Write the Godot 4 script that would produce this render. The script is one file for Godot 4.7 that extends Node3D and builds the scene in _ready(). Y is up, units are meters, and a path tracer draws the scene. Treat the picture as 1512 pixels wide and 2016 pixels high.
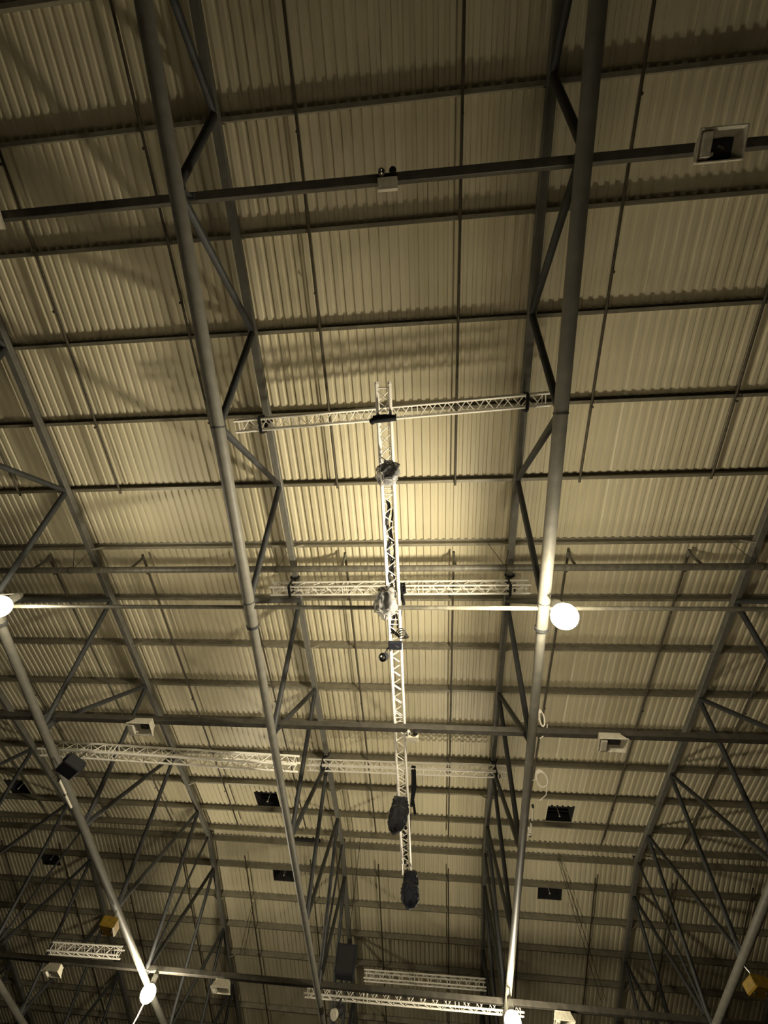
extends Node3D

# A wide pitched hall roof seen from the floor: x runs along the purlins, -z runs
# along the roof trusses (forward), heights are measured above the lens at 1.6 m.
const EYE := 1.6
const BAY := 6.0
const X0 := -3.646          # roof truss just left of the central lighting truss
const S0 := -4.742          # plan position of purlin 0
const D := 1.8102           # purlin spacing in plan
const HB := 7.09            # bottom chord above the lens
const E0 := 2.116           # top chord above bottom chord at purlin 0
const TAN := 0.10589        # roof pitch
const RIDGE := 13.0
const SR := S0 + RIDGE * D  # plan position of the ridge

var M := {}
var used := {}
var rng := RandomNumberGenerator.new()

# ---------------------------------------------------------------- mesh builder
class MB:
	var v := PackedVector3Array()
	var n := PackedVector3Array()
	func tri(a: Vector3, b: Vector3, c: Vector3, na: Vector3, nb: Vector3, nc: Vector3) -> void:
		if (b - a).cross(c - a).dot(na + nb + nc) > 0.0:
			v.append(a); v.append(c); v.append(b)
			n.append(na); n.append(nc); n.append(nb)
		else:
			v.append(a); v.append(b); v.append(c)
			n.append(na); n.append(nb); n.append(nc)
	func quad(a: Vector3, b: Vector3, c: Vector3, d: Vector3, nn: Vector3) -> void:
		tri(a, b, c, nn, nn, nn)
		tri(a, c, d, nn, nn, nn)
	static func frame(dir: Vector3, up: Vector3) -> Array:
		var u := up
		if absf(dir.dot(u)) > 0.98:
			u = Vector3.FORWARD if absf(dir.dot(Vector3.FORWARD)) < 0.9 else Vector3.RIGHT
		var side := dir.cross(u).normalized()
		return [side, side.cross(dir).normalized()]
	# sweep a closed outline (side, up) from a to b
	func prism(a: Vector3, b: Vector3, poly: PackedVector2Array, up: Vector3 = Vector3.UP, smooth: bool = false, caps: bool = true) -> void:
		var dir := (b - a).normalized()
		var f := MB.frame(dir, up)
		var sd: Vector3 = f[0]
		var uu: Vector3 = f[1]
		var m := poly.size()
		var area := 0.0
		for i in m:
			area += poly[i].cross(poly[(i + 1) % m])
		var sg := 1.0 if area > 0.0 else -1.0
		for i in m:
			var p := poly[i]
			var q := poly[(i + 1) % m]
			var pa := a + sd * p.x + uu * p.y
			var qa := a + sd * q.x + uu * q.y
			var pb := b + sd * p.x + uu * p.y
			var qb := b + sd * q.x + uu * q.y
			var n1: Vector3
			var n2: Vector3
			if smooth:
				n1 = (sd * p.x + uu * p.y).normalized()
				n2 = (sd * q.x + uu * q.y).normalized()
			else:
				var e := (q - p) * sg
				n1 = (sd * e.y - uu * e.x).normalized()
				n2 = n1
			tri(pa, qa, qb, n1, n2, n2)
			tri(pa, qb, pb, n1, n2, n1)
		if caps:
			var t := Geometry2D.triangulate_polygon(poly)
			for k in range(0, t.size(), 3):
				var c := []
				for j in 3:
					c.append(sd * poly[t[k + j]].x + uu * poly[t[k + j]].y)
				tri(a + c[0], a + c[1], a + c[2], -dir, -dir, -dir)
				tri(b + c[0], b + c[1], b + c[2], dir, dir, dir)
	static func ngon(r: float, k: int) -> PackedVector2Array:
		var p := PackedVector2Array()
		for i in k:
			p.append(Vector2.from_angle(TAU * i / k) * r)
		return p
	static func rect(w: float, h: float, c: float = 0.0) -> PackedVector2Array:
		var x := w / 2.0
		var y := h / 2.0
		if c <= 0.0:
			return PackedVector2Array([Vector2(-x, -y), Vector2(x, -y), Vector2(x, y), Vector2(-x, y)])
		return PackedVector2Array([Vector2(-x + c, -y), Vector2(x - c, -y), Vector2(x, -y + c), Vector2(x, y - c), Vector2(x - c, y), Vector2(-x + c, y), Vector2(-x, y - c), Vector2(-x, -y + c)])
	func tube(a: Vector3, b: Vector3, r: float, k: int = 12, caps: bool = true) -> void:
		prism(a, b, MB.ngon(r, k), Vector3.UP, true, caps)
	func bar(a: Vector3, b: Vector3, w: float, h: float, c: float = 0.0, up: Vector3 = Vector3.UP) -> void:
		prism(a, b, MB.rect(w, h, c), up)
	func box(c: Vector3, s: Vector3, ch: float = 0.0, yaw: float = 0.0, tilt: float = 0.0) -> void:
		var bs := Basis(Vector3.UP, yaw) * Basis(Vector3.RIGHT, tilt)
		var z := bs.z * s.z / 2.0
		prism(c + z, c - z, MB.rect(s.x, s.y, ch), bs.y)
	# smooth surface through a grid of points, rows closed round when wrap
	func grid(g: Array, wrap: bool = true) -> void:
		var rows := g.size()
		var cols: int = g[0].size()
		var mid := Vector3.ZERO
		for r in g:
			for q in r:
				mid += q
		mid /= float(rows * cols)
		var nn := []
		for i in rows:
			var row := []
			for j in cols:
				var j0 := (j - 1 + cols) % cols if wrap else maxi(j - 1, 0)
				var j1 := (j + 1) % cols if wrap else mini(j + 1, cols - 1)
				var du: Vector3 = g[i][j1] - g[i][j0]
				var dv: Vector3 = g[mini(i + 1, rows - 1)][j] - g[maxi(i - 1, 0)][j]
				var q := du.cross(dv).normalized()
				if q.dot(g[i][j] - mid) < 0.0:
					q = -q
				row.append(q)
			nn.append(row)
		for i in rows - 1:
			for j in (cols if wrap else cols - 1):
				var k := (j + 1) % cols
				tri(g[i][j], g[i][k], g[i + 1][k], nn[i][j], nn[i][k], nn[i + 1][k])
				tri(g[i][j], g[i + 1][k], g[i + 1][j], nn[i][j], nn[i + 1][k], nn[i + 1][j])
	func lathe(c: Vector3, axis: Vector3, prof: Array, k: int = 20) -> void:
		var f := MB.frame(axis, Vector3.UP)
		for i in prof.size() - 1:
			var p: Vector2 = prof[i]
			var q: Vector2 = prof[i + 1]
			var e := (q - p).normalized()
			for j in k:
				var a0 := TAU * j / k
				var a1 := TAU * (j + 1) / k
				var d0: Vector3 = f[0] * cos(a0) + f[1] * sin(a0)
				var d1: Vector3 = f[0] * cos(a1) + f[1] * sin(a1)
				var n0 := (d0 * e.y - axis * e.x)
				var n1 := (d1 * e.y - axis * e.x)
				tri(c + d0 * p.x + axis * p.y, c + d1 * p.x + axis * p.y, c + d1 * q.x + axis * q.y, n0, n1, n1)
				tri(c + d0 * p.x + axis * p.y, c + d1 * q.x + axis * q.y, c + d0 * q.x + axis * q.y, n0, n1, n0)
	func ball(c: Vector3, r: float, k: int = 16, sq: float = 1.0) -> void:
		var g := []
		for i in range(0, k / 2 + 1):
			var t := PI * clampf(float(i) / (k / 2), 0.002, 0.998)
			var row := []
			for j in k:
				var a := TAU * j / k
				row.append(c + Vector3(sin(t) * cos(a), cos(t) * sq, sin(t) * sin(a)) * r)
			g.append(row)
		grid(g)
	# round section swept along a bent line
	func path(pts: Array, r: float, k: int = 8) -> void:
		var g := []
		var prev := Vector3.ZERO
		for i in pts.size():
			var t: Vector3 = (pts[mini(i + 1, pts.size() - 1)] - pts[maxi(i - 1, 0)]).normalized()
			var sd: Vector3
			if i == 0:
				sd = MB.frame(t, Vector3.UP)[0]
			else:
				sd = (prev - t * prev.dot(t)).normalized()
			prev = sd
			var up := sd.cross(t)
			var row := []
			for j in k:
				var a := TAU * j / k
				row.append([sd * cos(a) + up * sin(a), pts[i]])
			g.append(row)
		for i in g.size() - 1:
			for j in k:
				var q := (j + 1) % k
				var a = g[i][j]
				var b = g[i][q]
				var c = g[i + 1][q]
				var d = g[i + 1][j]
				tri(a[1] + a[0] * r, b[1] + b[0] * r, c[1] + c[0] * r, a[0], b[0], c[0])
				tri(a[1] + a[0] * r, c[1] + c[0] * r, d[1] + d[0] * r, a[0], c[0], d[0])
		for e in [0, g.size() - 1]:
			var t: Vector3 = (pts[1] - pts[0]).normalized() * -1.0 if e == 0 else (pts[-1] - pts[-2]).normalized()
			for j in range(1, k - 1):
				tri(g[e][0][1] + g[e][0][0] * r, g[e][j][1] + g[e][j][0] * r, g[e][j + 1][1] + g[e][j + 1][0] * r, t, t, t)

func P(x: float, h: float, s: float) -> Vector3:
	return Vector3(x, h + EYE, -s)

# height of the roof line (top chord reference) above the lens at plan position s
func roof_h(s: float) -> float:
	return HB + E0 + TAN * (minf(s, 2.0 * SR - s) - S0)

func numbered(called: String) -> String:
	var k: int = used.get(called, 0)
	used[called] = k + 1
	return called if k == 0 else "%s_%03d" % [called, k]

func tag(o: Node3D, label: String, category: String, group: String = "", kind: String = "") -> Node3D:
	o.set_meta("label", label)
	if category != "":
		o.set_meta("category", category)
	if group != "":
		o.set_meta("group", group)
	if kind != "":
		o.set_meta("kind", kind)
	return o

func thing(called: String, at: Vector3, label: String, category: String, group: String = "", kind: String = "") -> Node3D:
	var o := Node3D.new()
	o.name = numbered(called)
	o.position = at
	add_child(o, true)
	return tag(o, label, category, group, kind)

func origin_of(o: Node) -> Vector3:
	var r := Vector3.ZERO
	while o != self:
		r += (o as Node3D).position
		o = o.get_parent()
	return r

# one named mesh; mb holds scene coordinates
func build(mb: MB, called: String, mat: Material, parent: Node = self, pivot: Vector3 = Vector3.INF) -> MeshInstance3D:
	var base := origin_of(parent)
	var pv := base if pivot == Vector3.INF else pivot
	var vv := PackedVector3Array()
	vv.resize(mb.v.size())
	for i in mb.v.size():
		vv[i] = mb.v[i] - pv
	var arr := []
	arr.resize(Mesh.ARRAY_MAX)
	arr[Mesh.ARRAY_VERTEX] = vv
	arr[Mesh.ARRAY_NORMAL] = mb.n
	var am := ArrayMesh.new()
	am.add_surface_from_arrays(Mesh.PRIMITIVE_TRIANGLES, arr)
	am.surface_set_material(0, mat)
	var mi := MeshInstance3D.new()
	mi.mesh = am
	mi.name = numbered(called) if parent == self else called
	mi.position = pv - base
	parent.add_child(mi, true)
	return mi

# ---------------------------------------------------------------- materials
func speck(sd: int, freq: float, lo: float, hi: float, stretch: Vector2 = Vector2.ONE, fine: float = 0.3) -> ImageTexture:
	var f := FastNoiseLite.new()
	f.seed = sd
	f.frequency = freq
	f.fractal_octaves = 4
	var g := FastNoiseLite.new()
	g.seed = sd + 7
	g.frequency = freq * 9.0
	var w := 256
	var im := Image.create(w, w, false, Image.FORMAT_RGB8)
	for y in w:
		for x in w:
			# blend across the edges so that the pattern tiles
			var val := 0.0
			var tx := float(x) / w
			var ty := float(y) / w
			for c in [[0, 0, (1 - tx) * (1 - ty)], [w, 0, tx * (1 - ty)], [0, w, (1 - tx) * ty], [w, w, tx * ty]]:
				var px: float = (x - c[0]) * stretch.x
				var py: float = (y - c[1]) * stretch.y
				val += c[2] * (f.get_noise_2d(px, py) * (1.0 - fine) + g.get_noise_2d(px, py) * fine)
			var t := clampf(val * 0.9 + 0.5, 0.0, 1.0)
			var k := lerpf(lo, hi, t)
			im.set_pixel(x, y, Color(k, k, k * 0.995))
	im.generate_mipmaps()
	return ImageTexture.create_from_image(im)

func mat(c: Color, rough: float, metal: float = 0.0, tex: Texture2D = null, scale: float = 1.0) -> StandardMaterial3D:
	var m := StandardMaterial3D.new()
	m.albedo_color = c
	m.roughness = rough
	m.metallic = metal
	if tex != null:
		m.albedo_texture = tex
		m.uv1_triplanar = true
		m.uv1_world_triplanar = true
		m.uv1_scale = Vector3.ONE * scale
	return m

func c8(r: int, g: int, b: int) -> Color:
	return Color8(r, g, b)

func make_materials() -> void:
	var mottle := speck(3, 0.02, 0.72, 1.0)
	var grime := speck(11, 0.03, 0.55, 1.0)
	var streak := speck(5, 0.03, 0.93, 1.0, Vector2(1.6, 0.12), 0.25)
	M.sheet = []
	for c in [c8(214, 205, 174), c8(219, 210, 180), c8(208, 199, 168)]:
		M.sheet.append(mat(c, 0.5, 0.0, streak, 0.21))
	M.steel = mat(c8(128, 126, 116), 0.55, 0.0, mottle, 0.6)
	M.steel_dark = mat(c8(70, 72, 72), 0.6, 0.0, grime, 0.6)
	M.purlin = mat(c8(158, 152, 132), 0.4, 0.2, mottle, 0.5)
	M.tie = mat(c8(88, 84, 74), 0.6, 0.0, grime, 0.5)
	M.pipe = mat(c8(134, 130, 115), 0.5, 0.0, grime, 0.8)
	M.branch = mat(c8(96, 88, 70), 0.6, 0.0, grime, 0.8)
	M.alu = mat(c8(250, 246, 234), 0.35, 0.0)
	M.black = mat(c8(24, 25, 28), 0.7)
	M.blackcloth = mat(c8(20, 22, 27), 0.85, 0.0, mottle, 3.0)
	M.navy = mat(c8(18, 24, 40), 0.75, 0.0, mottle, 2.0)
	M.white = mat(c8(226, 220, 200), 0.45, 0.0, mottle, 1.5)
	M.dark = mat(c8(30, 29, 27), 0.7)
	M.chrome = mat(c8(210, 210, 205), 0.2, 0.9)
	M.yellow = mat(c8(172, 138, 30), 0.6, 0.0, grime, 1.0)
	M.vent = mat(c8(46, 44, 44), 0.8, 0.0, grime, 0.6)
	M.cable = mat(c8(22, 22, 24), 0.6)
	M.whitecable = mat(c8(238, 232, 215), 0.5)
	M.wire = mat(c8(70, 64, 50), 0.5)
	M.floor = mat(c8(86, 82, 76), 0.7, 0.0, grime, 0.2)
	M.wall = mat(c8(92, 88, 78), 0.7, 0.0, mottle, 0.2)
	var pl := mat(Color(0.62, 0.62, 0.62, 0.5), 0.22)
	pl.transparency = BaseMaterial3D.TRANSPARENCY_ALPHA
	pl.cull_mode = BaseMaterial3D.CULL_DISABLED
	M.plastic = pl
	var gl := StandardMaterial3D.new()
	gl.albedo_color = Color(1, 0.97, 0.88)
	gl.emission_enabled = true
	gl.emission = Color(1.0, 0.95, 0.8)
	gl.emission_energy_multiplier = 9.0
	M.glow = gl

# ---------------------------------------------------------------- pieces
func ceiling() -> void:
	var c := thing("ceiling", P(0, roof_h(SR), SR), "cream corrugated metal roof sheets rising to a ridge over the whole hall", "roof", "", "structure")
	for side in 2:
		# sheet edges: one-metre sheets, with narrower ones beside the vents
		var edges := []
		for i in 69:
			edges.append(-34.15 + i)
		for v in VENT_X[side]:
			for e in [v, v + 1.0]:
				var near := false
				for q in edges:
					near = near or absf(q - e) < 0.02
				if not near:
					edges.append(e)
			for q in edges.duplicate():
				if q > v + 0.02 and q < v + 0.98:
					edges.erase(q)
		edges.sort()
		for i in edges.size() - 1:
			var xa: float = edges[i]
			var w: float = edges[i + 1] - xa
			var is_vent := false
			for v in VENT_X[side]:
				is_vent = is_vent or absf(v - xa) < 0.02
			var ends := [-24.0, S0 + 6.0 * D, SR] if side == 0 else [SR, S0 + 20.0 * D, 2.0 * SR + 24.0]
			if xa < -26.0 or xa > 18.0:
				ends = [ends[0], ends[2]]
			for j in ends.size() - 1:
				var spans := [[ends[j], ends[j + 1]]]
				if is_vent:
					var a: float = VENT_S[side][0]
					var b: float = VENT_S[side][1]
					if a > ends[j] and b < ends[j + 1]:
						spans = [[ends[j], a], [b, ends[j + 1]]]
				for sp in spans:
					var poly := PackedVector2Array()
					var o := 0.0
					while o < w - 0.02:
						for q in [[0.0, 0.0], [0.095, 0.0], [0.115, 0.038], [0.18, 0.038]]:
							if o + q[0] < w - 0.005:
								poly.append(Vector2(o + q[0] - w / 2.0, q[1]))
						o += 0.2
					poly.append(Vector2(w / 2.0, poly[poly.size() - 1].y if poly[poly.size() - 1].y < 0.01 else 0.02))
					poly.append(Vector2(w / 2.0, 0.09))
					poly.append(Vector2(-w / 2.0, 0.09))
					var mb := MB.new()
					mb.prism(P(xa + w / 2.0, roof_h(sp[0]) + SHEET, sp[0]), P(xa + w / 2.0, roof_h(sp[1]) + SHEET, sp[1]), poly)
					build(mb, "roof_panel", M.sheet[(i * 7 + j * 5 + side * 3) % 3 if i % 4 != 1 else 1], c, P(xa + w / 2.0, roof_h(sp[0]), sp[0]))

const SHEET := 0.08          # underside of the sheets above the roof line
const VENT_X := [[-18.65, -7.15, 4.67], [-18.65, -7.05, 4.67]]
const VENT_S := [[15.95, 17.0], [20.72, 21.6]]

func purlin_poly() -> PackedVector2Array:
	# a Z section 180 deep
	return PackedVector2Array([Vector2(-0.07, 0), Vector2(0.004, 0), Vector2(0.004, 0.174), Vector2(0.07, 0.174), Vector2(0.07, 0.18), Vector2(-0.004, 0.18), Vector2(-0.004, 0.006), Vector2(-0.064, 0.006), Vector2(-0.064, 0.022), Vector2(-0.07, 0.022)])

func purlins() -> void:
	var words := ["first", "second", "third", "fourth", "fifth", "sixth", "seventh", "eighth", "ninth", "tenth", "eleventh", "twelfth", "thirteenth", "fourteenth", "fifteenth"]
	var order := []
	order.append([12.8, 0, 0])
	for n in range(12, -2, -1):
		order.append([float(n), 0, 13 - n])
	order.append([13.2, 1, 0])
	for n in range(14, 23):
		order.append([float(n), 1, n - 13])
	for o in order:
		var s: float = S0 + o[0] * D
		var h := roof_h(s) - 0.1
		var mb := MB.new()
		mb.prism(P(-33.5, h, s), P(32.2, h, s), purlin_poly(), Vector3.UP)
		var where: String = "on the near roof slope" if o[1] == 0 else "on the far roof slope"
		var p := build(mb, "purlin", M.purlin, self, P(0, h, s))
		tag(p, "thin steel purlin running crosswise %s, %s from the ridge" % [where, words[o[2]]], "purlin", "roof purlins")

func truss_label(k: int) -> String:
	return {-3: "grey lattice roof truss farthest to the left, only its top showing at the lower corner",
		-2: "grey lattice roof truss third to the left of the central lighting truss",
		-1: "grey lattice roof truss second to the left of the central lighting truss",
		0: "grey lattice roof truss next to the central lighting truss on its left side",
		1: "grey lattice roof truss next to the central lighting truss on its right side",
		2: "grey lattice roof truss second to the right of the central lighting truss",
		3: "grey lattice roof truss third to the right of the central lighting truss"}[k]

func make_truss() -> Node3D:
	var x := X0
	var t := thing("roof_truss", P(x, HB, SR), "", "truss", "lattice roof trusses")
	var sa := S0 - 4.0 * D
	var sb := S0 + 30.0 * D
	var mb := MB.new()
	mb.tube(P(x, HB, sa), P(x, HB, 4.9), 0.118, 20)
	mb.tube(P(x, HB, 4.9), P(x, HB, sb), 0.095, 20)
	var ch := build(mb, "bottom_chord", M.steel, t)
	for s in [S0 + 3.0 * D, S0 + 5.0 * D]:
		mb = MB.new()
		mb.lathe(P(x, HB, s), Vector3.FORWARD, [Vector2(0.11, -0.012), Vector2(0.125, -0.012), Vector2(0.125, 0.012), Vector2(0.11, 0.012)])
		build(mb, "weld_ring", M.steel_dark, ch)
	mb = MB.new()
	mb.lathe(P(x, HB, 4.9), Vector3.FORWARD, [Vector2(0.09, -0.03), Vector2(0.135, -0.03), Vector2(0.135, 0.03), Vector2(0.09, 0.03)])
	build(mb, "collar", M.steel_dark, ch)
	for sd in [[sa, SR], [SR, sb]]:
		mb = MB.new()
		mb.bar(P(x, roof_h(sd[0]) - 0.19, sd[0]), P(x, roof_h(sd[1]) - 0.19, sd[1]), 0.17, 0.15, 0.012)
		build(mb, "top_chord", M.steel, t)
	for n in range(-4, 30):
		var s1 := S0 + n * D
		var s2 := S0 + (n + 1) * D
		var a := P(x, roof_h(s1) - 0.2, s1)
		var b := P(x, HB + 0.05, s2)
		if posmod(n, 2) == 1:
			a = P(x, HB + 0.05, s1)
			b = P(x, roof_h(s2) - 0.2, s2)
		mb = MB.new()
		mb.tube(a, b, 0.068, 12)
		build(mb, "brace", M.steel_dark, t)
	mb = MB.new()
	mb.tube(P(x, HB, SR), P(x, roof_h(SR) - 0.2, SR), 0.045, 12)
	build(mb, "ridge_post", M.steel_dark, t)
	for n in range(-3, 30, 2):
		mb = MB.new()
		var s: float = S0 + n * D
		mb.prism(P(x - 0.008, HB, s), P(x + 0.008, HB, s), PackedVector2Array([Vector2(-0.26, 0.05), Vector2(0.26, 0.05), Vector2(0.2, 0.3), Vector2(-0.2, 0.3)]))
		build(mb, "gusset_plate", M.steel_dark, t)
	for n in range(-2, 29):
		mb = MB.new()
		var s := S0 + n * D
		mb.bar(P(x - 0.09, roof_h(s) - 0.055, s + 0.05), P(x + 0.09, roof_h(s) - 0.055, s + 0.05), 0.01, 0.12, 0.0)
		build(mb, "purlin_cleat", M.steel_dark, t)
	for n in [5, 7, 11, 15, 17]:
		for e in [-1.0, 1.0]:
			mb = MB.new()
			var s: float = S0 + n * D
			mb.bar(P(x + e * 0.07, roof_h(s) - 0.24, s), P(x + e * 0.34, roof_h(s) - 0.09, s), 0.04, 0.04)
			build(mb, "fly_brace", M.purlin, t)
	return t

func trusses() -> void:
	var proto := make_truss()
	for k in [0, -1, 1, -2, 2, -3, 3]:
		var t: Node3D = proto
		if k != 0:
			t = proto.duplicate()
			t.name = numbered("roof_truss")
			add_child(t, true)
			t.position.x += k * BAY
		t.set_meta("label", truss_label(k))

func ties() -> void:
	for q in [[1, 0.125, "square dark tie beam nearest the camera, carrying a twin-spot lamp and a white heater", 0.36, 0.03], [5, 0.085, "thin tie tube passing behind the second plastic-wrapped stage light", 0.0, 0.13], [7, 0.14, "square dark tie beam with two white heaters, midway up the roof slope", 0.31, 0.0], [13, 0.14, "square dark tie beam beneath the ridge with small white heaters, farthest away", 0.18, 0.0]]:
		var s: float = S0 + q[0] * D + q[4]
		var hh: float = HB + q[3]
		var w: float = q[1]
		var t := thing("tie_beam", P(X0 + 3.0, hh, s), q[2], "beam", "tie beams between the trusses", "thing")
		for k in range(-4, 5):
			var mb := MB.new()
			var xa := X0 + k * BAY + 0.01
			if q[0] == 5:
				mb.tube(P(xa, hh, s), P(xa + BAY - 0.02, hh, s), w / 2.0, 12)
			else:
				mb.bar(P(xa, hh, s), P(xa + BAY - 0.02, hh, s), w, w, 0.01)
			build(mb, "tie_length", M.tie if q[0] != 5 else M.pipe, t)
			if q[3] > 0.1 and k > -4:
				mb = MB.new()
				mb.box(P(xa, HB + (q[3] + 0.03) / 2.0 + 0.02, s), Vector3(0.2, q[3] - 0.04, 0.014), 0.004)
				mb.box(P(xa, hh, s), Vector3(0.24, w + 0.03, 0.09), 0.006)
				build(mb, "tie_bracket", M.steel_dark, t)

func side_word(i: int) -> String:
	var words := ["first", "second", "third", "fourth", "fifth", "sixth", "seventh"]
	# branch lines stand at X0 - 16.5 + 3 i; i = 6 is the first to the left of the central lighting truss
	return "%s left of the central lighting truss" % words[6 - i] if i <= 6 else "%s right of the central lighting truss" % words[i - 7]

func sprinklers() -> void:
	# the main and its hangers
	var main := thing("sprinkler_main", P(X0 + 3.0, 9.4, 4.71), "thick grey sprinkler main pipe running crosswise behind the trusses, with bent risers", "pipe")
	var mb := MB.new()
	mb.tube(P(-33.4, 9.4, 4.71), P(32.2, 9.4, 4.71), 0.088, 16)
	build(mb, "pipe", M.pipe, main)
	for k in range(-3, 4):
		var x := X0 + k * BAY - 0.25
		mb = MB.new()
		mb.lathe(P(x, 9.4, 4.71), Vector3.RIGHT, [Vector2(0.085, -0.02), Vector2(0.1, -0.02), Vector2(0.1, 0.02), Vector2(0.085, 0.02)])
		mb.tube(P(x, 9.49, 4.71), P(x + 0.2, roof_h(4.4) - 0.2, 4.4), 0.008, 6)
		mb.tube(P(x, 9.49, 4.71), P(x - 0.35, roof_h(4.3) - 0.09, 4.31), 0.008, 6)
		build(mb, "pipe_hanger", M.wire, main)
	# branch lines in three runs: ending short of the main, from the main to the ridge, and down the far slope
	for run in 3:
		for i in 12:
			var x := X0 - 16.5 + 3.0 * i
			var sa: float = [S0 - 3.0 * D, 4.55, S0 + 13.62 * D][run]
			var sb: float = [S0 + 4.07 * D, S0 + 12.55 * D, S0 + 22.0 * D][run]
			var lab: String = ["brown sprinkler branch ending short of the main", "brown sprinkler branch rising to the ridge", "brown sprinkler branch on the far slope"][run]
			var t := thing("sprinkler_branch", P(x, roof_h(sa) - 0.14, sa), lab + ", " + side_word(i), "pipe", ["sprinkler branches on the near part of the roof", "sprinkler branches up to the ridge", "sprinkler branches on the far slope"][run])
			mb = MB.new()
			mb.tube(P(x, roof_h(sa) - 0.14, sa), P(x, roof_h(sb) - 0.14, sb), 0.028, 10)
			build(mb, "pipe", M.branch, t)
			if run == 1:
				mb = MB.new()
				var top := roof_h(4.55) - 0.14
				mb.path([P(x, 9.42, 4.71), P(x, 9.7, 4.69), P(x, top - 0.12, 4.66), P(x, top - 0.03, 4.63), P(x, top, 4.55), P(x, roof_h(4.7) - 0.14, 4.75)], 0.036, 10)
				build(mb, "riser", M.pipe, t)
			var s := sa + 0.6
			while s < sb - 0.2:
				mb = MB.new()
				mb.lathe(P(x, roof_h(s) - 0.16, s), Vector3.DOWN, [Vector2(0.016, -0.01), Vector2(0.016, 0.05), Vector2(0.03, 0.055), Vector2(0.03, 0.062), Vector2(0.0, 0.062)], 8)
				build(mb, "sprinkler_head", M.branch, t)
				s += 2.6

# box lighting truss from a to b (centres of the bottom face), seen as four tubes with zigzag lacing
func lighting_truss(a: Vector3, b: Vector3, label: String, joints: Array) -> Node3D:
	var w := 0.12
	var dir := (b - a).normalized()
	var sd := dir.cross(Vector3.UP).normalized()
	var t := thing("lighting_truss", (a + b) / 2.0, label, "lighting truss", "aluminium lighting trusses")
	var off := [sd * -w, sd * w, sd * w + Vector3.UP * 2.0 * w, sd * -w + Vector3.UP * 2.0 * w]
	for o in off:
		var mb := MB.new()
		mb.tube(a + o, b + o, 0.027, 12)
		build(mb, "main_tube", M.alu, t)
	var len := a.distance_to(b)
	for f in 4:
		var o1: Vector3 = off[f]
		var o2: Vector3 = off[(f + 1) % 4]
		var cuts := [0.0] + joints + [len]
		for c in cuts.size() - 1:
			var mb := MB.new()
			var u0: float = cuts[c] + 0.1
			var u1: float = cuts[c + 1] - 0.1
			var steps := maxi(2, roundi((u1 - u0) / 0.2))
			for i in steps:
				var p: Vector3 = o1 if (i + f) % 2 == 0 else o2
				var q: Vector3 = o2 if (i + f) % 2 == 0 else o1
				mb.tube(a + dir * lerpf(u0, u1, float(i) / steps) + p, a + dir * lerpf(u0, u1, float(i + 1) / steps) + q, 0.0105, 6)
			build(mb, "lacing", M.alu, t)
	var at := [0.06, len - 0.06]
	for j in joints:
		at.append(j - 0.06)
		at.append(j + 0.06)
	for u in at:
		var mb := MB.new()
		for f in 4:
			mb.tube(a + dir * u + off[f], a + dir * u + off[(f + 1) % 4], 0.011, 6)
		build(mb, "cross_frame", M.alu, t)
	for u in [0.0, len]:
		for o in off:
			var mb := MB.new()
			var e := -dir if u == 0.0 else dir
			mb.lathe(a + dir * u + o, e, [Vector2(0.024, -0.02), Vector2(0.03, 0.0), Vector2(0.022, 0.05), Vector2(0.0, 0.05)], 10)
			build(mb, "coupler", M.alu, t)
	return t

func hang(t: Node3D, a: Vector3, b: Vector3) -> void:
	# two steel wires from the top of a lighting truss to the nearest purlin
	for u in [0.2, 0.8]:
		var q := a.lerp(b, u)
		var n := roundf((-q.z - S0) / D)
		var s := S0 + n * D
		var mb := MB.new()
		mb.tube(q + Vector3(0, 0.24, 0), P(q.x, roof_h(s) - 0.08, s), 0.006, 6)
		build(mb, "suspension_wire", M.wire, t)

# black round sling choked round a lighting truss and hung from a chord above
func sling(c: Vector3, along: Vector3, top: Vector3, label: String, tail: float = 0.0) -> void:
	var sd := along.cross(Vector3.UP).normalized()
	var t := thing("sling", top, label, "sling", "black slings holding the lighting trusses")
	var mb := MB.new()
	var w := 0.165
	var ring := []
	for q in [[-1, 0], [1, 0], [1, 2], [-1, 2], [-1, 0]]:
		ring.append(c + sd * w * q[0] + Vector3.UP * (0.12 * q[1] + (w - 0.12) * (q[1] - 1)))
	for i in 4:
		mb.bar(ring[i], ring[i + 1], 0.07, 0.025, 0.006, along if i % 2 == 1 else Vector3.UP)
	build(mb, "loop", M.blackcloth, t)
	mb = MB.new()
	var apex := c + Vector3.UP * 0.5
	for e in [-1.0, 1.0]:
		mb.path([c + sd * w * e + Vector3.UP * 0.24, c + sd * w * 0.6 * e + Vector3.UP * 0.34 + along * 0.02 * e, apex], 0.022, 8)
	mb.path([apex, (apex + top) / 2.0 + along * 0.03, top], 0.026, 8)
	build(mb, "leg", M.blackcloth, t)
	mb = MB.new()
	var g := []
	for i in 17:
		var an := TAU * i / 16.0
		g.append(top + Vector3(cos(an) * 0.11, 0.08 + sin(an) * 0.11, 0))
	mb.path(g, 0.028, 8)
	build(mb, "choke", M.blackcloth, t)
	if tail > 0.0:
		mb = MB.new()
		mb.path([c + along * 0.1, c + along * 0.12 + Vector3.DOWN * tail * 0.5 + sd * 0.03, c + along * 0.08 + Vector3.DOWN * tail], 0.02, 8)
		build(mb, "tail", M.blackcloth, t)

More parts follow.
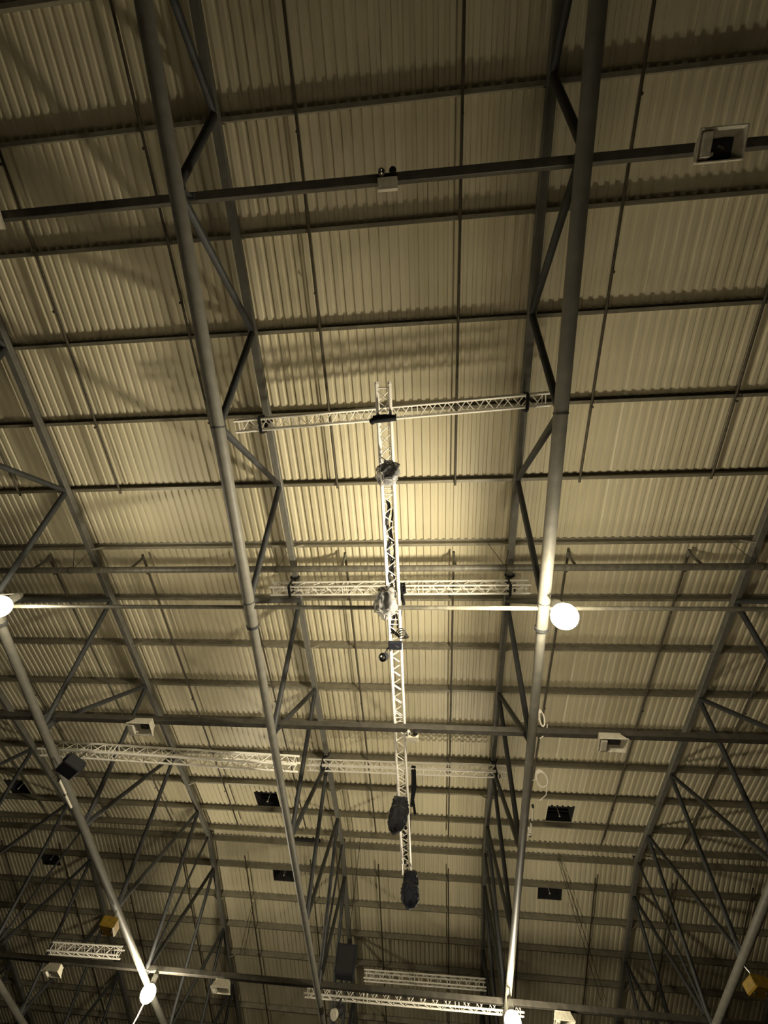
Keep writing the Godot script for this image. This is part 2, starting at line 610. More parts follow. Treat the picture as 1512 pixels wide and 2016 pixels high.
func rig() -> void:
	var sg := Vector3.RIGHT
	lighting_truss(P(-4.05, 8.72, 0.86), P(2.63, 8.72, 0.56), "aluminium box lighting truss laid crosswise, nearest the camera", [1.25, 3.95])
	lighting_truss(P(-4.06, 9.22, 5.27), P(2.66, 9.22, 5.22), "aluminium box lighting truss laid crosswise just below the sprinkler main", [2.0, 4.0])
	lighting_truss(P(-4.16, 10.26, 12.95), P(2.66, 10.26, 12.9), "aluminium box lighting truss laid crosswise high under the ridge, third from the camera", [2.0, 4.0])
	lighting_truss(P(-0.66, 7.57, 0.1), P(-0.62, 7.57, 13.5), "long central aluminium lighting truss running away from the camera with wrapped lights", [2.0, 5.0, 8.0, 11.0])
	lighting_truss(P(-10.3, 7.3, 9.05), P(-3.3, 7.3, 9.25), "aluminium box lighting truss left of the central one, beside the dark diamond-shaped loudspeaker", [2.0, 5.0])
	lighting_truss(P(-4.15, 7.24, 19.42), P(2.9, 7.24, 19.32), "aluminium box lighting truss at the bottom under the hanging oblong loudspeaker", [2.0, 5.0])
	hang(lighting_truss(P(-14.5, 8.0, 20.2), P(-11.65, 8.0, 20.1), "short length of aluminium lighting truss far left beyond the yellow box", []), P(-14.5, 8.0, 20.2), P(-11.65, 8.0, 20.1))
	hang(lighting_truss(P(-2.7, 9.4, 23.6), P(2.2, 9.4, 23.5), "faint aluminium lighting truss farthest back, above the one at the bottom", [2.0]), P(-2.7, 9.4, 23.6), P(2.2, 9.4, 23.5))
	for q in [[-3.5, 8.72, 0.84, "first", "left"], [2.2, 8.72, 0.6, "first", "right"], [-3.55, 9.22, 5.27, "second", "left"], [2.2, 9.22, 5.23, "second", "right"], [-3.68, 10.26, 12.95, "third", "left"], [2.36, 10.26, 12.9, "third", "right"]]:
		var cx: float = X0 if q[0] < 0.0 else X0 + BAY
		sling(P(q[0], q[1], q[2]), sg, P(cx, roof_h(q[2]) - 0.34, q[2]), "black sling at the %s end of the %s crosswise lighting truss from the camera" % [q[4], q[3]], 0.12 if q[3] != "first" else 0.0)
	# slings between the crosswise trusses and the central one
	for q in [[0.72, 8.72, "black rolled sling under the nearest crossing of the central lighting truss"], [5.24, 9.22, "short black strap beside the second crossing of the central lighting truss"], [12.93, 10.26, "black strap and cable bunch hanging beside the third crossing of the central lighting truss"]]:
		var t := thing("sling", P(-0.45, q[1], q[0]), q[2], "sling", "black slings on the central lighting truss")
		var mb := MB.new()
		for e in [-1.0, 1.0]:
			mb.path([P(-0.64 + 0.13 * e, 7.7, q[0]), P(-0.64 + 0.13 * e, 7.85, q[0]), P(-0.62 + 0.12 * e, q[1] - 0.1, q[0]), P(-0.62 + 0.1 * e, q[1] + 0.1, q[0] + 0.02)], 0.01, 8)
		build(mb, "strap", M.blackcloth, t)
		mb = MB.new()
		if q[1] < 9.0:
			mb.path([P(-0.89, 7.5, q[0] + 0.03), P(-0.84, 7.47, q[0]), P(-0.6, 7.46, q[0] - 0.02), P(-0.43, 7.48, q[0] - 0.03)], 0.06, 12)
			mb.path([P(-0.86, 7.53, q[0] - 0.04), P(-0.65, 7.52, q[0] - 0.06), P(-0.45, 7.53, q[0] - 0.04)], 0.04, 10)
		else:
			var lo: float = q[1] - (0.6 if q[1] < 10.0 else 1.25)
			var xx: float = -0.56 if q[1] < 10.0 else -0.47
			mb.path([P(xx, q[1] + 0.12, q[0] - 0.1), P(xx + 0.02, (q[1] + lo) / 2.0, q[0] - 0.12), P(xx - 0.02, lo, q[0] - 0.1)], 0.045, 10)
			mb.path([P(xx + 0.07, q[1] + 0.1, q[0] - 0.12), P(xx + 0.1, (q[1] + lo) / 2.0, q[0] - 0.1), P(xx + 0.03, lo + 0.2, q[0] - 0.12), P(xx + 0.1, lo - 0.25, q[0] - 0.1)], 0.04, 10)
		build(mb, "roll", M.blackcloth, t)
	# cable loom lying in the central truss
	var lm := MB.new()
	var pts := []
	for i in 25:
		var s := 2.3 + i * 0.13
		pts.append(P(-0.68 + 0.035 * sin(i * 1.3), 7.63 + 0.012 * cos(i * 2.1), s))
	lm.path(pts, 0.035, 8)
	pts = []
	for i in 19:
		pts.append(P(-0.6 + 0.03 * cos(i * 1.1), 7.62, 2.5 + i * 0.155))
	lm.path(pts, 0.02, 8)
	tag(build(lm, "cable_loom", M.cable, self, P(-0.65, 7.62, 3.6)), "bundle of black cables lying inside the central lighting truss between the two plastic-wrapped lights", "cable")
	lm = MB.new()
	pts = []
	for i in 21:
		pts.append(P(-0.62 + 0.05 * sin(i * 1.7), 7.62, 11.6 + i * 0.085))
	lm.path(pts, 0.03, 8)
	tag(build(lm, "cable_loom", M.cable, self, P(-0.65, 7.62, 12.4)), "bundle of black cables lying at the far end of the central lighting truss", "cable")

# moving stage light hung under a truss: clamp, base, yoke, head, and a rain cover
func stage_light(at: Vector3, yaw: float, lean: float, cover: Material, body: Material, label: String, sd: int, size: Vector3) -> void:
	var t := thing("stage_light", at, label, "stage light", "covered stage lights on the central lighting truss")
	var bs := Basis(Vector3.UP, yaw)
	var mb := MB.new()
	for e in [-0.09, 0.09]:
		mb.lathe(at + bs * Vector3(e, 0.02, 0), bs * Vector3.RIGHT, [Vector2(0.026, -0.02), Vector2(0.045, -0.02), Vector2(0.045, 0.02), Vector2(0.026, 0.02)], 12)
		mb.box(at + bs * Vector3(e, -0.05, 0), Vector3(0.035, 0.07, 0.04), 0.004, yaw)
	build(mb, "clamp", M.chrome, t)
	mb = MB.new()
	mb.box(at + bs * Vector3(0, -0.14, 0), Vector3(size.x * 0.72, 0.1, size.x * 0.55), 0.02, yaw)
	build(mb, "base", body, t)
	var hd := at + bs * Vector3(0, -size.y * 0.62, size.z * -0.12)
	mb = MB.new()
	for e in [-1.0, 1.0]:
		mb.bar(at + bs * Vector3(e * size.x * 0.3, -0.18, 0), hd + bs * Vector3(e * size.x * 0.3, 0, 0), 0.03, 0.09, 0.006, bs * Vector3.RIGHT)
	build(mb, "yoke", body, t)
	mb = MB.new()
	var ax := (bs * Vector3(0, -cos(lean), -sin(lean))).normalized()
	mb.lathe(hd, ax, [Vector2(0.0, -0.2), Vector2(0.08, -0.2), Vector2(0.11, -0.12), Vector2(0.12, 0.0), Vector2(0.115, 0.14), Vector2(0.09, 0.19), Vector2(0.0, 0.19)], 18)
	var head := build(mb, "head", body, t)
	mb = MB.new()
	mb.lathe(hd + ax * 0.185, ax, [Vector2(0.085, 0.0), Vector2(0.07, 0.02), Vector2(0.0, 0.028)], 18)
	build(mb, "lens", M.chrome, head)
	# the cover: a loose bag gathered at the clamp
	var f := FastNoiseLite.new()
	f.seed = sd
	f.frequency = 2.6
	mb = MB.new()
	var g := []
	var rows := 22
	var wob := 0.15 if cover == M.plastic else 0.06
	var cols := 36
	for i in rows + 1:
		var u := float(i) / rows
		var prof := pow(sin(PI * clampf(u * 0.97 + 0.02, 0.0, 1.0)), 0.26) * (0.93 + wob * sin(u * 6.6 + 2.6))
		if i == rows:
			prof = 0.03
		var ctr := at + Vector3(0, -0.07, 0).lerp(Vector3(0, -size.y, 0), u) + bs * Vector3(-0.5, 0, -1) * size.z * 0.55 * u * u * sin(lean)
		var row := []
		for j in cols:
			var an := TAU * j / cols
			var fold := 0.07 * sin(an * 5.0 + u * 3.0 + sd) * (1.0 - u * 0.5) + 0.3 * f.get_noise_3d(cos(an) * 1.2, u * 2.2, sin(an) * 1.2 + sd)
			var r := prof * (1.0 + fold)
			row.append(ctr + bs * Vector3(cos(an) * size.x * 0.5 * r, 0.03 * sin(an * 3.0 + u * 4.0), sin(an) * size.z * 0.5 * r))
		g.append(row)
	mb.grid(g)
	var cv := build(mb, "rain_cover", cover, t)
	# tie cord round the cover
	mb = MB.new()
	var ring := []
	var ri := 10
	for j in cols + 1:
		var q: Vector3 = g[ri][j % cols]
		var cc := Vector3.ZERO
		for z in g[ri]:
			cc += z
		cc /= float(cols)
		ring.append(cc + (q - cc) * 1.03)
	mb.path(ring, 0.007, 6)
	build(mb, "tie_cord", M.wire, cv)

func rigged_things() -> void:
	stage_light(P(-0.56, 7.5, 1.6), 0.3, 0.5, M.plastic, M.dark, "stage light in a clear crumpled plastic cover, nearest the camera", 4, Vector3(0.42, 0.6, 0.42))
	stage_light(P(-0.74, 7.5, 4.25), -0.25, 0.6, M.plastic, M.dark, "stage light in a clear crumpled plastic cover, beside the second crosswise truss", 9, Vector3(0.46, 0.66, 0.5))
	stage_light(P(-0.68, 7.5, 10.35), 0.1, 0.9, M.blackcloth, M.dark, "stage light in a black cover leaning left, on the far part of the central truss", 13, Vector3(0.5, 0.72, 0.5))
	stage_light(P(-0.49, 7.5, 13.2), 0.05, 0.1, M.navy, M.dark, "stage light in a dark blue cover hanging upright at the central truss's far end", 21, Vector3(0.5, 0.84, 0.46))
	# control box with its coil, and the small bare spotlight beside it
	var t := thing("control_box", P(-0.65, 7.5, 5.62), "small black control box strapped under the central lighting truss with cable loops", "control box")
	var mb := MB.new()
	mb.box(P(-0.64, 7.5, 5.66), Vector3(0.3, 0.09, 0.17), 0.012)
	var bx := build(mb, "case", M.navy, t)
	for e in [-1.0, 1.0]:
		mb = MB.new()
		mb.lathe(P(-0.64 + 0.12 * e, 7.55, 5.6), Vector3.FORWARD, [Vector2(0.03, -0.025), Vector2(0.048, -0.025), Vector2(0.048, 0.025), Vector2(0.03, 0.025)], 14)
		build(mb, "clamp", M.chrome, t)
	mb = MB.new()
	mb.box(P(-0.6, 7.452, 5.66), Vector3(0.09, 0.006, 0.02), 0.0, 0.5)
	build(mb, "latch", M.chrome, bx)
	mb = MB.new()
	for i in 4:
		var ring := []
		for j in 21:
			var an := TAU * j / 20.0
			ring.append(P(-0.5 + 0.02 * i + 0.1 * cos(an), 7.55 + 0.04 * i * sin(an), 5.38 + 0.03 * i + 0.13 * sin(an)))
		mb.path(ring, 0.012, 7)
	for i in 3:
		mb.path([P(-0.76, 7.58, 5.45 - 0.04 * i), P(-0.66, 7.62 + 0.02 * i, 5.35 + 0.06 * i), P(-0.55, 7.58, 5.5)], 0.012, 7)
	build(mb, "cable_loop", M.cable, t)
	t = thing("spotlight", P(-0.86, 7.55, 5.85), "small bare black spotlight with a shiny lens hanging left of the control box", "spotlight")
	mb = MB.new()
	mb.path([P(-0.76, 7.57, 5.74), P(-0.82, 7.5, 5.76), P(-0.86, 7.42, 5.8)], 0.016, 8)
	build(mb, "arm", M.black, t)
	var ax := Vector3(-0.35, -0.8, 0.45).normalized()
	mb = MB.new()
	mb.lathe(P(-0.88, 7.36, 5.86), ax, [Vector2(0.0, -0.15), Vector2(0.05, -0.15), Vector2(0.08, -0.06), Vector2(0.095, 0.06), Vector2(0.095, 0.1), Vector2(0.085, 0.1), Vector2(0.08, 0.05)], 20)
	var hd := build(mb, "head", M.black, t)
	mb = MB.new()
	mb.lathe(P(-0.88, 7.36, 5.86) + ax * 0.05, ax, [Vector2(0.085, 0.0), Vector2(0.06, 0.025), Vector2(0.03, 0.01), Vector2(0.0, 0.03)], 20)
	build(mb, "lens", M.chrome, hd)
	# loudspeakers
	speaker(P(-8.9, 6.8, 8.88), Vector3(0.46, 0.26, 0.46), PI / 4.0 + 0.08, 0.0, "dark blue loudspeaker turned like a diamond beside the second roof truss on the left", P(-8.9, 7.33, 8.97))
	speaker(P(-2.83, 7.8, 18.65), Vector3(0.64, 0.72, 0.45), 0.05, 0.1, "dark blue oblong loudspeaker hanging above the bottom lighting truss", P(-2.83, roof_h(18.43) - 0.1, 18.43))
	# small lit-looking white spotlight below
	t = thing("spotlight", P(-3.06, 7.05, 19.4), "small black spotlight with a white front under the bottom lighting truss", "spotlight")
	mb = MB.new()
	mb.path([P(-2.95, 7.25, 19.4), P(-2.98, 7.12, 19.42), P(-3.0, 7.05, 19.45)], 0.035, 8)
	build(mb, "bracket", M.black, t)
	ax = Vector3(-0.5, -0.6, 0.62).normalized()
	mb = MB.new()
	mb.lathe(P(-3.02, 6.98, 19.5), ax, [Vector2(0.0, -0.26), Vector2(0.09, -0.26), Vector2(0.13, -0.1), Vector2(0.12, 0.1), Vector2(0.0, 0.1)], 16)
	hd = build(mb, "housing", M.black, t)
	mb = MB.new()
	mb.lathe(P(-3.02, 6.98, 19.5) + ax * 0.1, ax, [Vector2(0.115, 0.0), Vector2(0.135, 0.12), Vector2(0.0, 0.12)], 16)
	build(mb, "front", M.white, hd)

func speaker(c: Vector3, s: Vector3, yaw: float, tilt: float, label: String, top: Vector3) -> void:
	var t := thing("loudspeaker", c, label, "loudspeaker", "hanging loudspeakers")
	var bs := Basis(Vector3.UP, yaw) * Basis(Vector3.RIGHT, tilt)
	var mb := MB.new()
	mb.box(c, s, 0.03, yaw, tilt)
	var cab := build(mb, "cabinet", M.navy, t)
	mb = MB.new()
	mb.box(c + bs * Vector3(0, 0, s.z / 2.0 + 0.008), Vector3(s.x * 0.9, s.y * 0.9, 0.016), 0.01, yaw, tilt)
	build(mb, "grille", M.black, cab)
	mb = MB.new()
	for e in [-1.0, 1.0]:
		mb.bar(c + bs * Vector3(e * (s.x / 2.0 + 0.015), 0.0, 0), c + bs * Vector3(e * (s.x / 2.0 + 0.015), s.y / 2.0 + 0.06, 0), 0.02, 0.06)
	mb.bar(c + bs * Vector3(-s.x / 2.0 - 0.02, s.y / 2.0 + 0.06, 0), c + bs * Vector3(s.x / 2.0 + 0.02, s.y / 2.0 + 0.06, 0), 0.06, 0.02)
	build(mb, "bracket", M.black, t)
	mb = MB.new()
	mb.tube(c + bs * Vector3(0, s.y / 2.0 + 0.06, 0), top, 0.012, 8)
	build(mb, "suspension", M.cable, t)

func floodlights() -> void:
	for q in [[2.45, 6.26, 4.08, "dazzling lit floodlight beside the roof truss right of the central lighting truss", OMNI, DOWN, AIM_B[0], AIM_B[1], UP_B, UAIM_B], [-8.98, 6.7, 4.2, "dazzling lit floodlight at the left edge, level with the other near one", OMNI_L, DOWN_L, AIM_L[0], AIM_L[1], UP_L, UAIM_L], [-9.15, 6.64, 18.6, "lit floodlight at lower left with a white cable hanging from it", OMNI_FAR, DOWN_FAR, -4.0, 14.0, UP_FAR, UAIM_LF], [2.29, 6.32, 17.3, "lit floodlight at the bottom edge, at the end of the lowest lighting truss", OMNI_FAR, DOWN_FAR, 1.0, 14.0, UP_FAR, UAIM_BF]]:
		var c := P(q[0], q[1], q[2])
		var t := thing("floodlight", c, q[3], "floodlight", "floodlights on the roof trusses")
		var mb := MB.new()
		mb.lathe(c, Vector3.UP, [Vector2(0.0, 0.5), Vector2(0.06, 0.5), Vector2(0.085, 0.42), Vector2(0.085, 0.24), Vector2(0.1, 0.2), Vector2(0.1, 0.17), Vector2(0.0, 0.17)], 20)
		build(mb, "housing", M.steel, t)
		mb = MB.new()
		var cx: float = X0 + roundf((q[0] - X0) / BAY) * BAY
		mb.path([c + Vector3(0, 0.48, 0), c + Vector3(0, 0.56, 0), Vector3((c.x + cx) / 2.0, c.y + 0.5, c.z), Vector3(cx, P(0, HB, 0).y + 0.1, c.z)], 0.016, 8)
		build(mb, "bracket", M.steel, t)
		mb = MB.new()
		mb.ball(c, 0.235, 20, 0.95)
		var gl := build(mb, "lamp_globe", M.glow, t)
		gl.position = Vector3.ZERO
		var o := OmniLight3D.new()
		o.name = "lamp_light"
		o.light_color = LAMP
		o.light_energy = q[4]
		o.omni_range = 80.0
		o.omni_attenuation = 2.0
		o.light_size = 0.2
		o.shadow_enabled = true
		t.add_child(o, true)
		var sp := SpotLight3D.new()
		sp.name = "down_light"
		sp.light_color = LAMP
		sp.light_energy = q[5]
		sp.spot_range = 60.0
		sp.spot_angle = CONE
		sp.spot_attenuation = 2.0
		sp.light_size = 0.2
		sp.shadow_enabled = true
		t.add_child(sp, true)
		sp.basis = Basis.looking_at(Vector3(q[6], 0.0, -q[7]) - c, Vector3.FORWARD)
		var ul := SpotLight3D.new()
		ul.name = "roof_beam"
		ul.light_color = LAMP
		ul.light_energy = q[8]
		ul.spot_range = 60.0
		ul.spot_angle = UCONE
		ul.spot_attenuation = 2.0
		ul.light_size = 0.2
		ul.shadow_enabled = true
		t.add_child(ul, true)
		ul.basis = Basis.looking_at(P(q[9][0], q[9][1], q[9][2]) - c, Vector3.FORWARD)

func heater(x: float, s: float, h: float, tie_h: float, label: String) -> void:
	var c := P(x, h, s)
	var t := thing("heater", c, label, "heater", "white radiant heaters under the tie beams")
	# hood: an upturned tray, open downwards, with a folded rim
	var mb := MB.new()
	var lo := [Vector2(-0.3, -0.19), Vector2(0.3, -0.19), Vector2(0.3, 0.19), Vector2(-0.3, 0.19)]
	var hi := [Vector2(-0.22, -0.12), Vector2(0.22, -0.12), Vector2(0.22, 0.12), Vector2(-0.22, 0.12)]
	for i in 4:
		var j := (i + 1) % 4
		var a := c + Vector3(lo[i].x, 0, lo[i].y)
		var b := c + Vector3(lo[j].x, 0, lo[j].y)
		var d := c + Vector3(hi[j].x, 0.2, hi[j].y)
		var e := c + Vector3(hi[i].x, 0.2, hi[i].y)
		var nn := (b - a).cross(e - a).normalized()
		mb.quad(a, b, d, e, nn)
		var k := nn * -0.012
		if (a + b - c * 2.0).dot(nn) < 0.0:
			k = -k
		mb.quad(a + k, b + k, d + k, e + k, nn)
		mb.bar(a, b, 0.02, 0.03, 0.004)
	mb.box(c + Vector3(0, 0.205, 0), Vector3(0.46, 0.015, 0.26))
	build(mb, "hood", M.white, t)
	mb = MB.new()
	mb.box(c + Vector3(0.07, 0.15, 0), Vector3(0.3, 0.07, 0.22), 0.01)
	var bn := build(mb, "burner", M.dark, t)
	mb = MB.new()
	mb.box(c + Vector3(0.06, 0.105, 0.0), Vector3(0.1, 0.02, 0.03), 0.006, 0.4)
	build(mb, "igniter", M.chrome, bn)
	mb = MB.new()
	mb.box(c + Vector3(-0.2, 0.05, 0.0), Vector3(0.13, 0.17, 0.28), 0.012)
	var cb := build(mb, "control_box", M.white, t)
	mb = MB.new()
	mb.lathe(c + Vector3(-0.135, 0.02, -0.1), Vector3.RIGHT, [Vector2(0.022, -0.01), Vector2(0.022, 0.05), Vector2(0.0, 0.055)], 12)
	build(mb, "knob", M.white, cb)
	mb = MB.new()
	for e in [-0.2, 0.2]:
		mb.bar(c + Vector3(e, 0.2, 0), Vector3(c.x + e, EYE + tie_h - 0.06, c.z), 0.03, 0.012)
	build(mb, "bracket", M.tie, t)

func twin_spot(x: float, s: float, h: float, label: String) -> void:
	var c := P(x, h, s)
	var t := thing("emergency_light", c, label, "emergency light", "twin-spot emergency lights")
	var mb := MB.new()
	mb.box(c + Vector3(0, -0.02, -0.1), Vector3(0.3, 0.1, 0.15), 0.012)
	build(mb, "battery_box", M.white, t)
	for e in [-1.0, 1.0]:
		mb = MB.new()
		var q := c + Vector3(0.085 * e, -0.02, 0.06)
		mb.lathe(q, Vector3(0, -1, 0.15).normalized(), [Vector2(0.0, -0.07), Vector2(0.04, -0.06), Vector2(0.055, 0.02), Vector2(0.05, 0.03)], 16)
		mb.tube(q + Vector3(0, 0.02, 0), c + Vector3(0.08 * e, 0.0, -0.05), 0.012, 8)
		var sp := build(mb, "spot", M.white if e < 0.0 else M.dark, t)
		mb = MB.new()
		mb.lathe(q + Vector3(0, -0.025, 0.003), Vector3.DOWN, [Vector2(0.048, -0.01), Vector2(0.02, 0.006), Vector2(0.0, -0.006)], 16)
		build(mb, "lens", M.chrome if e < 0.0 else M.dark, sp)

func vents() -> void:
	for v in [[0, 0, "dark square roof vent on the near slope, far left"], [1, 0, "dark square roof vent on the near slope, left of the central lighting truss"], [2, 0, "dark square roof vent on the near slope, right of the central lighting truss"], [0, 1, "dark square roof vent on the far slope, far left"], [1, 1, "dark square roof vent on the far slope, left of the central lighting truss"], [2, 1, "dark square roof vent on the far slope, right of the central lighting truss"]]:
		var xa: float = VENT_X[v[1]][v[0]]
		var sa: float = VENT_S[v[1]][0]
		var sb: float = VENT_S[v[1]][1]
		var mid := (sa + sb) / 2.0
		var h := roof_h(mid) + SHEET
		var t := thing("roof_vent", P(xa + 0.5, h, mid), v[2], "roof vent", "dark roof vents")
		# an upstand round the opening and a lid above
		var mb := MB.new()
		for e in [[xa + 0.01, xa + 0.01, sa, sb], [xa + 0.99, xa + 0.99, sa, sb], [xa, xa + 1.0, sa, sa], [xa, xa + 1.0, sb, sb]]:
			var a := P(e[0], roof_h(e[2]) + SHEET + 0.28, e[2])
			var b := P(e[1], roof_h(e[3]) + SHEET + 0.28, e[3])
			mb.bar(a, b, 0.02, 0.5, 0.0)
		build(mb, "upstand", M.vent, t)
		mb = MB.new()
		mb.box(P(xa + 0.5, h + 0.5, mid), Vector3(1.1, 0.03, sb - sa + 0.2))
		var lid := build(mb, "lid", M.vent, t)
		mb = MB.new()
		for k in 4:
			mb.bar(P(xa, h + 0.42, lerpf(sa, sb, (k + 0.5) / 4.0)), P(xa + 1.0, h + 0.42, lerpf(sa, sb, (k + 0.5) / 4.0)), 0.16, 0.012, 0.0, Vector3(0, 1, 0.5).normalized())
		build(mb, "louvre", M.vent, lid)
		mb = MB.new()
		mb.tube(P(xa + 0.5, h + 0.4, mid + 0.1), P(xa + 0.5, h + 0.02, mid + 0.1), 0.012, 8)
		mb.ball(P(xa + 0.5, h + 0.02, mid + 0.1), 0.035, 10)
		build(mb, "fusible_link", M.white, t)

func small_things() -> void:
	var t: Node3D
	var mb: MB
	# yellow boxes under the chords
	for q in [[-9.5, 15.1, "yellow hoist box hanging under a roof truss at lower left"], [8.42, 15.35, "yellow hoist box hanging under a roof truss at lower right"]]:
		t = thing("hoist_box", P(q[0], 6.7, q[1]), q[2], "hoist", "yellow hoist boxes")
		mb = MB.new()
		mb.box(P(q[0], 6.64, q[1]), Vector3(0.44, 0.24, 0.46), 0.03, 0.2)
		var b := build(mb, "case", M.yellow, t)
		mb = MB.new()
		for e in [-1.0, 1.0]:
			mb.tube(P(q[0] + 0.14 * e, 6.52, q[1]), P(q[0] + 0.14 * e, 6.49, q[1]), 0.03, 10)
		build(mb, "cable_gland", M.dark, b)
		mb = MB.new()
		mb.path([P(q[0], 6.8, q[1]), P(q[0], 6.9, q[1]), P(q[0] - 0.05, 7.0, q[1])], 0.02, 8)
		build(mb, "hook", M.chrome, t)
	# white tubes clipped beside the chords
	for q in [[2.62, 10.25, 11.3, 7.35, "pair of thin white tubes beside the roof truss right of the central lighting truss"], [-9.62, 9.6, 10.65, 6.97, "pair of thin white tubes under the second roof truss on the left"]]:
		t = thing("tube_light", P(q[0], q[3], (q[1] + q[2]) / 2.0), q[4], "tube light", "unlit white tubes on the chords")
		for k in 2:
			mb = MB.new()
			var a: float = lerpf(q[1], q[2], 0.5 * k)
			var b: float = a + (q[2] - q[1]) * 0.47
			mb.tube(P(q[0], q[3], a), P(q[0] + 0.02, q[3], b), 0.028, 10)
			build(mb, "tube", M.whitecable, t)
		mb = MB.new()
		for k in 3:
			var s: float = lerpf(q[1], q[2], 0.5 * k)
			mb.box(P(q[0], q[3], s), Vector3(0.05, 0.07, 0.05), 0.006)
		build(mb, "clip", M.dark, t)
	# coiled white cables on the right-hand truss
	for q in [[2.72, 7.6, 7.74, 0.2, 0.06, "narrow coil of white cable on the roof truss just above the middle tie beam"], [2.72, 7.22, 9.18, 0.2, 0.13, "round coil of white cable on the roof truss just below the middle tie beam"]]:
		mb = MB.new()
		for k in 3:
			var ring := []
			for j in 25:
				var an := TAU * j / 24.0 + 0.4 * k
				var rr: float = 0.15 + 0.012 * k
				ring.append(P(q[0] + q[4] * cos(an), q[1] + rr * 0.72 * sin(an) + 0.012 * k, q[2] - rr * 0.69 * sin(an) + 0.03 * k * cos(an)))
			mb.path(ring, 0.015, 7)
		mb.path([P(q[0] + 0.12, q[1] - 0.05, q[2] + 0.1), P(q[0] + 0.05, q[1] - 0.22, q[2] + 0.2), P(q[0] - 0.12, q[1] - 0.32, q[2] + 0.25)], 0.01, 7)
		mb.path([P(q[0] - q[4], q[1], q[2]), P(q[0] - 0.2, q[1] - 0.02, q[2]), P(X0 + BAY + 0.08, HB + 0.08, q[2])], 0.006, 7)
		tag(build(mb, "cable_coil", M.whitecable, self, P(q[0], q[1], q[2])), q[5], "cable", "white cable coils")
	# round white sensor on the same chord
	t = thing("sensor", P(2.5, 7.2, 10.75), "small round white sensor on the chord beside the pair of white tubes", "sensor")
	mb = MB.new()
	mb.lathe(P(2.5, 7.05, 10.75), Vector3.DOWN, [Vector2(0.03, -0.12), Vector2(0.03, -0.02), Vector2(0.055, 0.0), Vector2(0.05, 0.03), Vector2(0.0, 0.045)], 14)
	build(mb, "cap", M.whitecable, t)
	# cable hanging from the far left lamp
	mb = MB.new()
	mb.path([P(-9.15, 6.42, 18.6), P(-9.17, 6.2, 18.62), P(-9.2, 5.95, 18.6), P(-9.17, 5.7, 18.63), P(-9.21, 5.3, 18.6), P(-9.2, 4.6, 18.6)], 0.022, 8)
	tag(build(mb, "hanging_cable", M.whitecable, self, P(-9.17, 6.0, 18.6)), "white cable hanging straight down from the lit floodlight at lower left", "cable")
	# thin slack stay wires in the far bays
	for q in [[-8.08, 22.57, -9.1, 25.92, "pair of thin stay wires slanting across the far roof slope, left of centre"], [5.28, 18.94, 7.58, 26.8, "pair of thin stay wires slanting across the far roof slope, right of centre"]]:
		mb = MB.new()
		for e in [0.0, 0.22]:
			mb.path([P(q[0] + e * 0.3, roof_h(q[1]) - 0.15, q[1]), P((q[0] + q[2]) / 2.0 + e * 0.7, roof_h((q[1] + q[3]) / 2.0) - 0.24, (q[1] + q[3]) / 2.0), P(q[2] + e, roof_h(q[3]) - 0.15, q[3])], 0.012, 6)
		tag(build(mb, "stay_wire", M.wire, self, P(q[0], roof_h(q[1]), q[1])), q[4], "wire", "stay wires")
	# dark junction box on the ridge purlins left of centre
	t = thing("junction_box", P(-5.4, roof_h(18.9), 19.05), "long dark junction box on the ridge purlin behind the roof truss left of centre", "junction box")
	mb = MB.new()
	mb.box(P(-5.35, roof_h(19.0) + 0.1, 19.08), Vector3(1.3, 0.2, 0.12), 0.015)
	build(mb, "case", M.vent, t)
	mb = MB.new()
	mb.box(P(-5.35, roof_h(19.0) + 0.1, 19.01), Vector3(1.2, 0.15, 0.02), 0.004)
	build(mb, "cover_plate", M.dark, t)

func shell() -> void:
	var mb := MB.new()
	mb.box(Vector3(-0.65, -0.1, -SR), Vector3(66.5, 0.2, 86.0))
	tag(build(mb, "floor", M.floor, self, Vector3(-0.65, 0, -SR)), "broad plain hall floor below the camera", "floor", "", "structure")
	var z0 := 23.5
	var z1 := 2.0 * SR + 23.5
	mb = MB.new()
	for e in [-33.6, 32.3]:
		var poly := PackedVector2Array([Vector2(z0, 0), Vector2(-z1, 0), Vector2(-z1, roof_h(-z0) + 1.85), Vector2(-SR, roof_h(SR) + 1.85), Vector2(z0, roof_h(-z0) + 1.85)])
		mb = MB.new()
		var a := Vector3(e - 0.1, 0, 0)
		var b := Vector3(e + 0.1, 0, 0)
		var p2 := PackedVector2Array()
		for q in poly:
			p2.append(Vector2(q.x, q.y))
		mb.prism(a, b, p2, Vector3.UP)
		var side: String = "left" if e < 0.0 else "right"
		tag(build(mb, "wall_" + side, M.wall, self, Vector3(e, 0, -SR)), "plain gable wall closing the %s end of the hall" % side, "wall", "", "structure")
	for e in [[z0, "back", "behind the camera"], [-z1, "front", "at the far side"]]:
		mb = MB.new()
		mb.box(Vector3(-0.65, 4.5, e[0]), Vector3(66.0, 9.0, 0.2))
		tag(build(mb, "wall_" + e[1], M.wall, self, Vector3(-0.65, 0, e[0])), "plain long wall of the hall %s" % e[2], "wall", "", "structure")

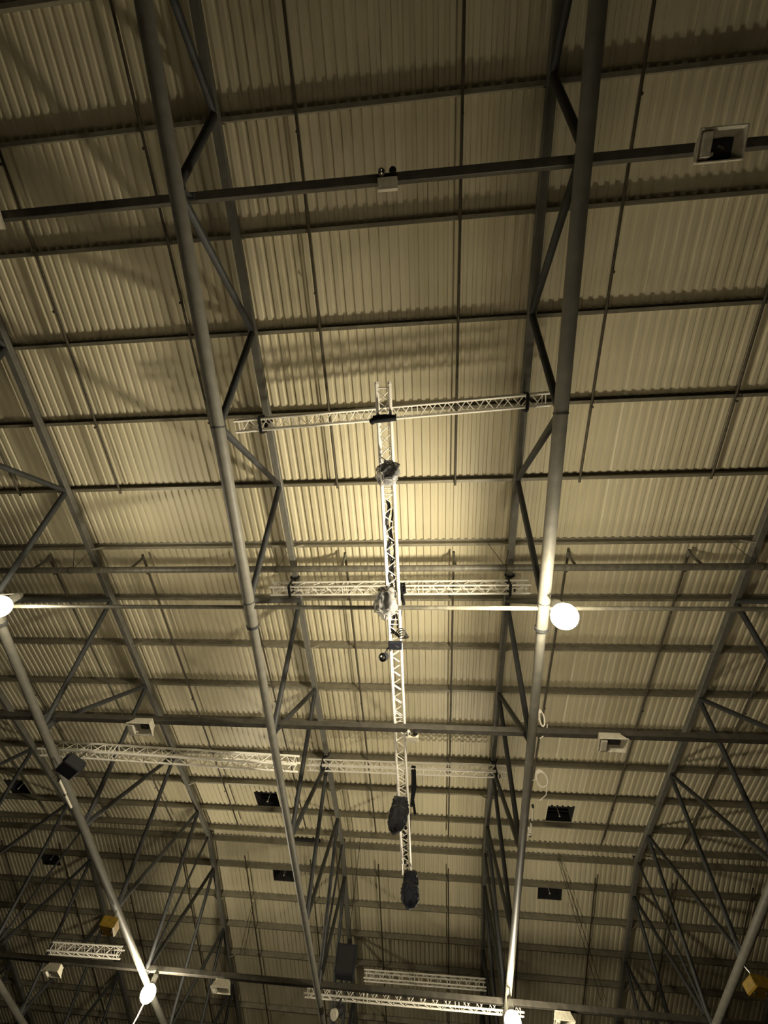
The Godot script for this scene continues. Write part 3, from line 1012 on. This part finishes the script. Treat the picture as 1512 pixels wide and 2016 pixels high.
# ---------------------------------------------------------------- scene
const LAMP := Color(1.0, 0.945, 0.83)
const OMNI := 10.5# light a lamp throws all round
const DOWN := 4200.0# beam of its reflector, aimed at the middle of the floor
const AIM_B := [-0.4, 6.0]
const AIM_L := [-2.0, 6.0]
const UP_B := 66.0
const UP_L := 7.0
const UP_FAR := 8.0
const UCONE := 80.0
const UAIM_B := [-5.0, 7.2, 5.4]
const UAIM_L := [-4.0, 9.0, 3.6]
const UAIM_BF := [-1.5, 8.6, 13.0]
const UAIM_LF := [-6.5, 8.6, 14.0]
const CONE := 20.0
const OMNI_L := 2.0
const DOWN_L := 0.0
const OMNI_FAR := 16.0# the far lamps burn weaker
const DOWN_FAR := 0.0

func _ready() -> void:
	rng.seed = 12
	var cam := Camera3D.new()
	cam.name = "camera"
	cam.keep_aspect = Camera3D.KEEP_HEIGHT
	cam.fov = 104.0494
	cam.near = 0.05
	cam.far = 300.0
	var rx := Vector3(0.99546, 0.08250, -0.04739)
	var ry := Vector3(0.01863, 0.31939, 0.94744)
	var rf := Vector3(-0.09330, 0.94402, -0.31641)
	cam.transform = Transform3D(Basis(rx, ry, -rf).orthonormalized(), Vector3(0, EYE, 0))
	add_child(cam)
	cam.current = true
	var we := WorldEnvironment.new()
	we.name = "environment"
	var env := Environment.new()
	env.background_mode = Environment.BG_COLOR
	env.background_color = Color(0.004, 0.004, 0.005)
	env.tonemap_mode = Environment.TONE_MAPPER_LINEAR
	env.tonemap_exposure = 1.07
	env.sdfgi_enabled = true
	env.ssao_enabled = true
	env.ssil_enabled = true
	we.environment = env
	add_child(we)
	make_materials()
	shell()
	ceiling()
	purlins()
	trusses()
	ties()
	sprinklers()
	rig()
	floodlights()
	rigged_things()
	for q in [[4.17, 1, 7.13, 7.45, "white radiant heater at upper right on the nearest tie beam, burner showing dark"], [-7.1, 1, 7.13, 7.45, "white radiant heater at the left edge on the nearest tie beam"], [-7.0, 7, 7.08, 7.4, "white radiant heater left of centre on the middle tie beam"], [4.1, 7, 7.08, 7.4, "white radiant heater right of centre on the middle tie beam"], [-6.85, 13, 6.92, 7.27, "small distant white heater on the farthest tie beam, near the lit floodlight"], [4.02, 13, 6.92, 7.27, "small distant white heater on the farthest tie beam, at bottom right"], [-12.9, 13, 6.92, 7.27, "small distant white heater on the farthest tie beam, far left"]]:
		heater(q[0], S0 + q[1] * D + (0.12 if q[1] == 1 else -0.04), q[2], q[3], q[4])
	twin_spot(-0.42, S0 + D + 0.03, HB + 0.28, "white twin-spot emergency light on the nearest tie beam, above the central lighting truss")
	twin_spot(-0.32, S0 + 7.0 * D + 0.06, HB + 0.2, "white twin-spot emergency light on the middle tie beam, right of the central lighting truss")
	vents()
	small_things()
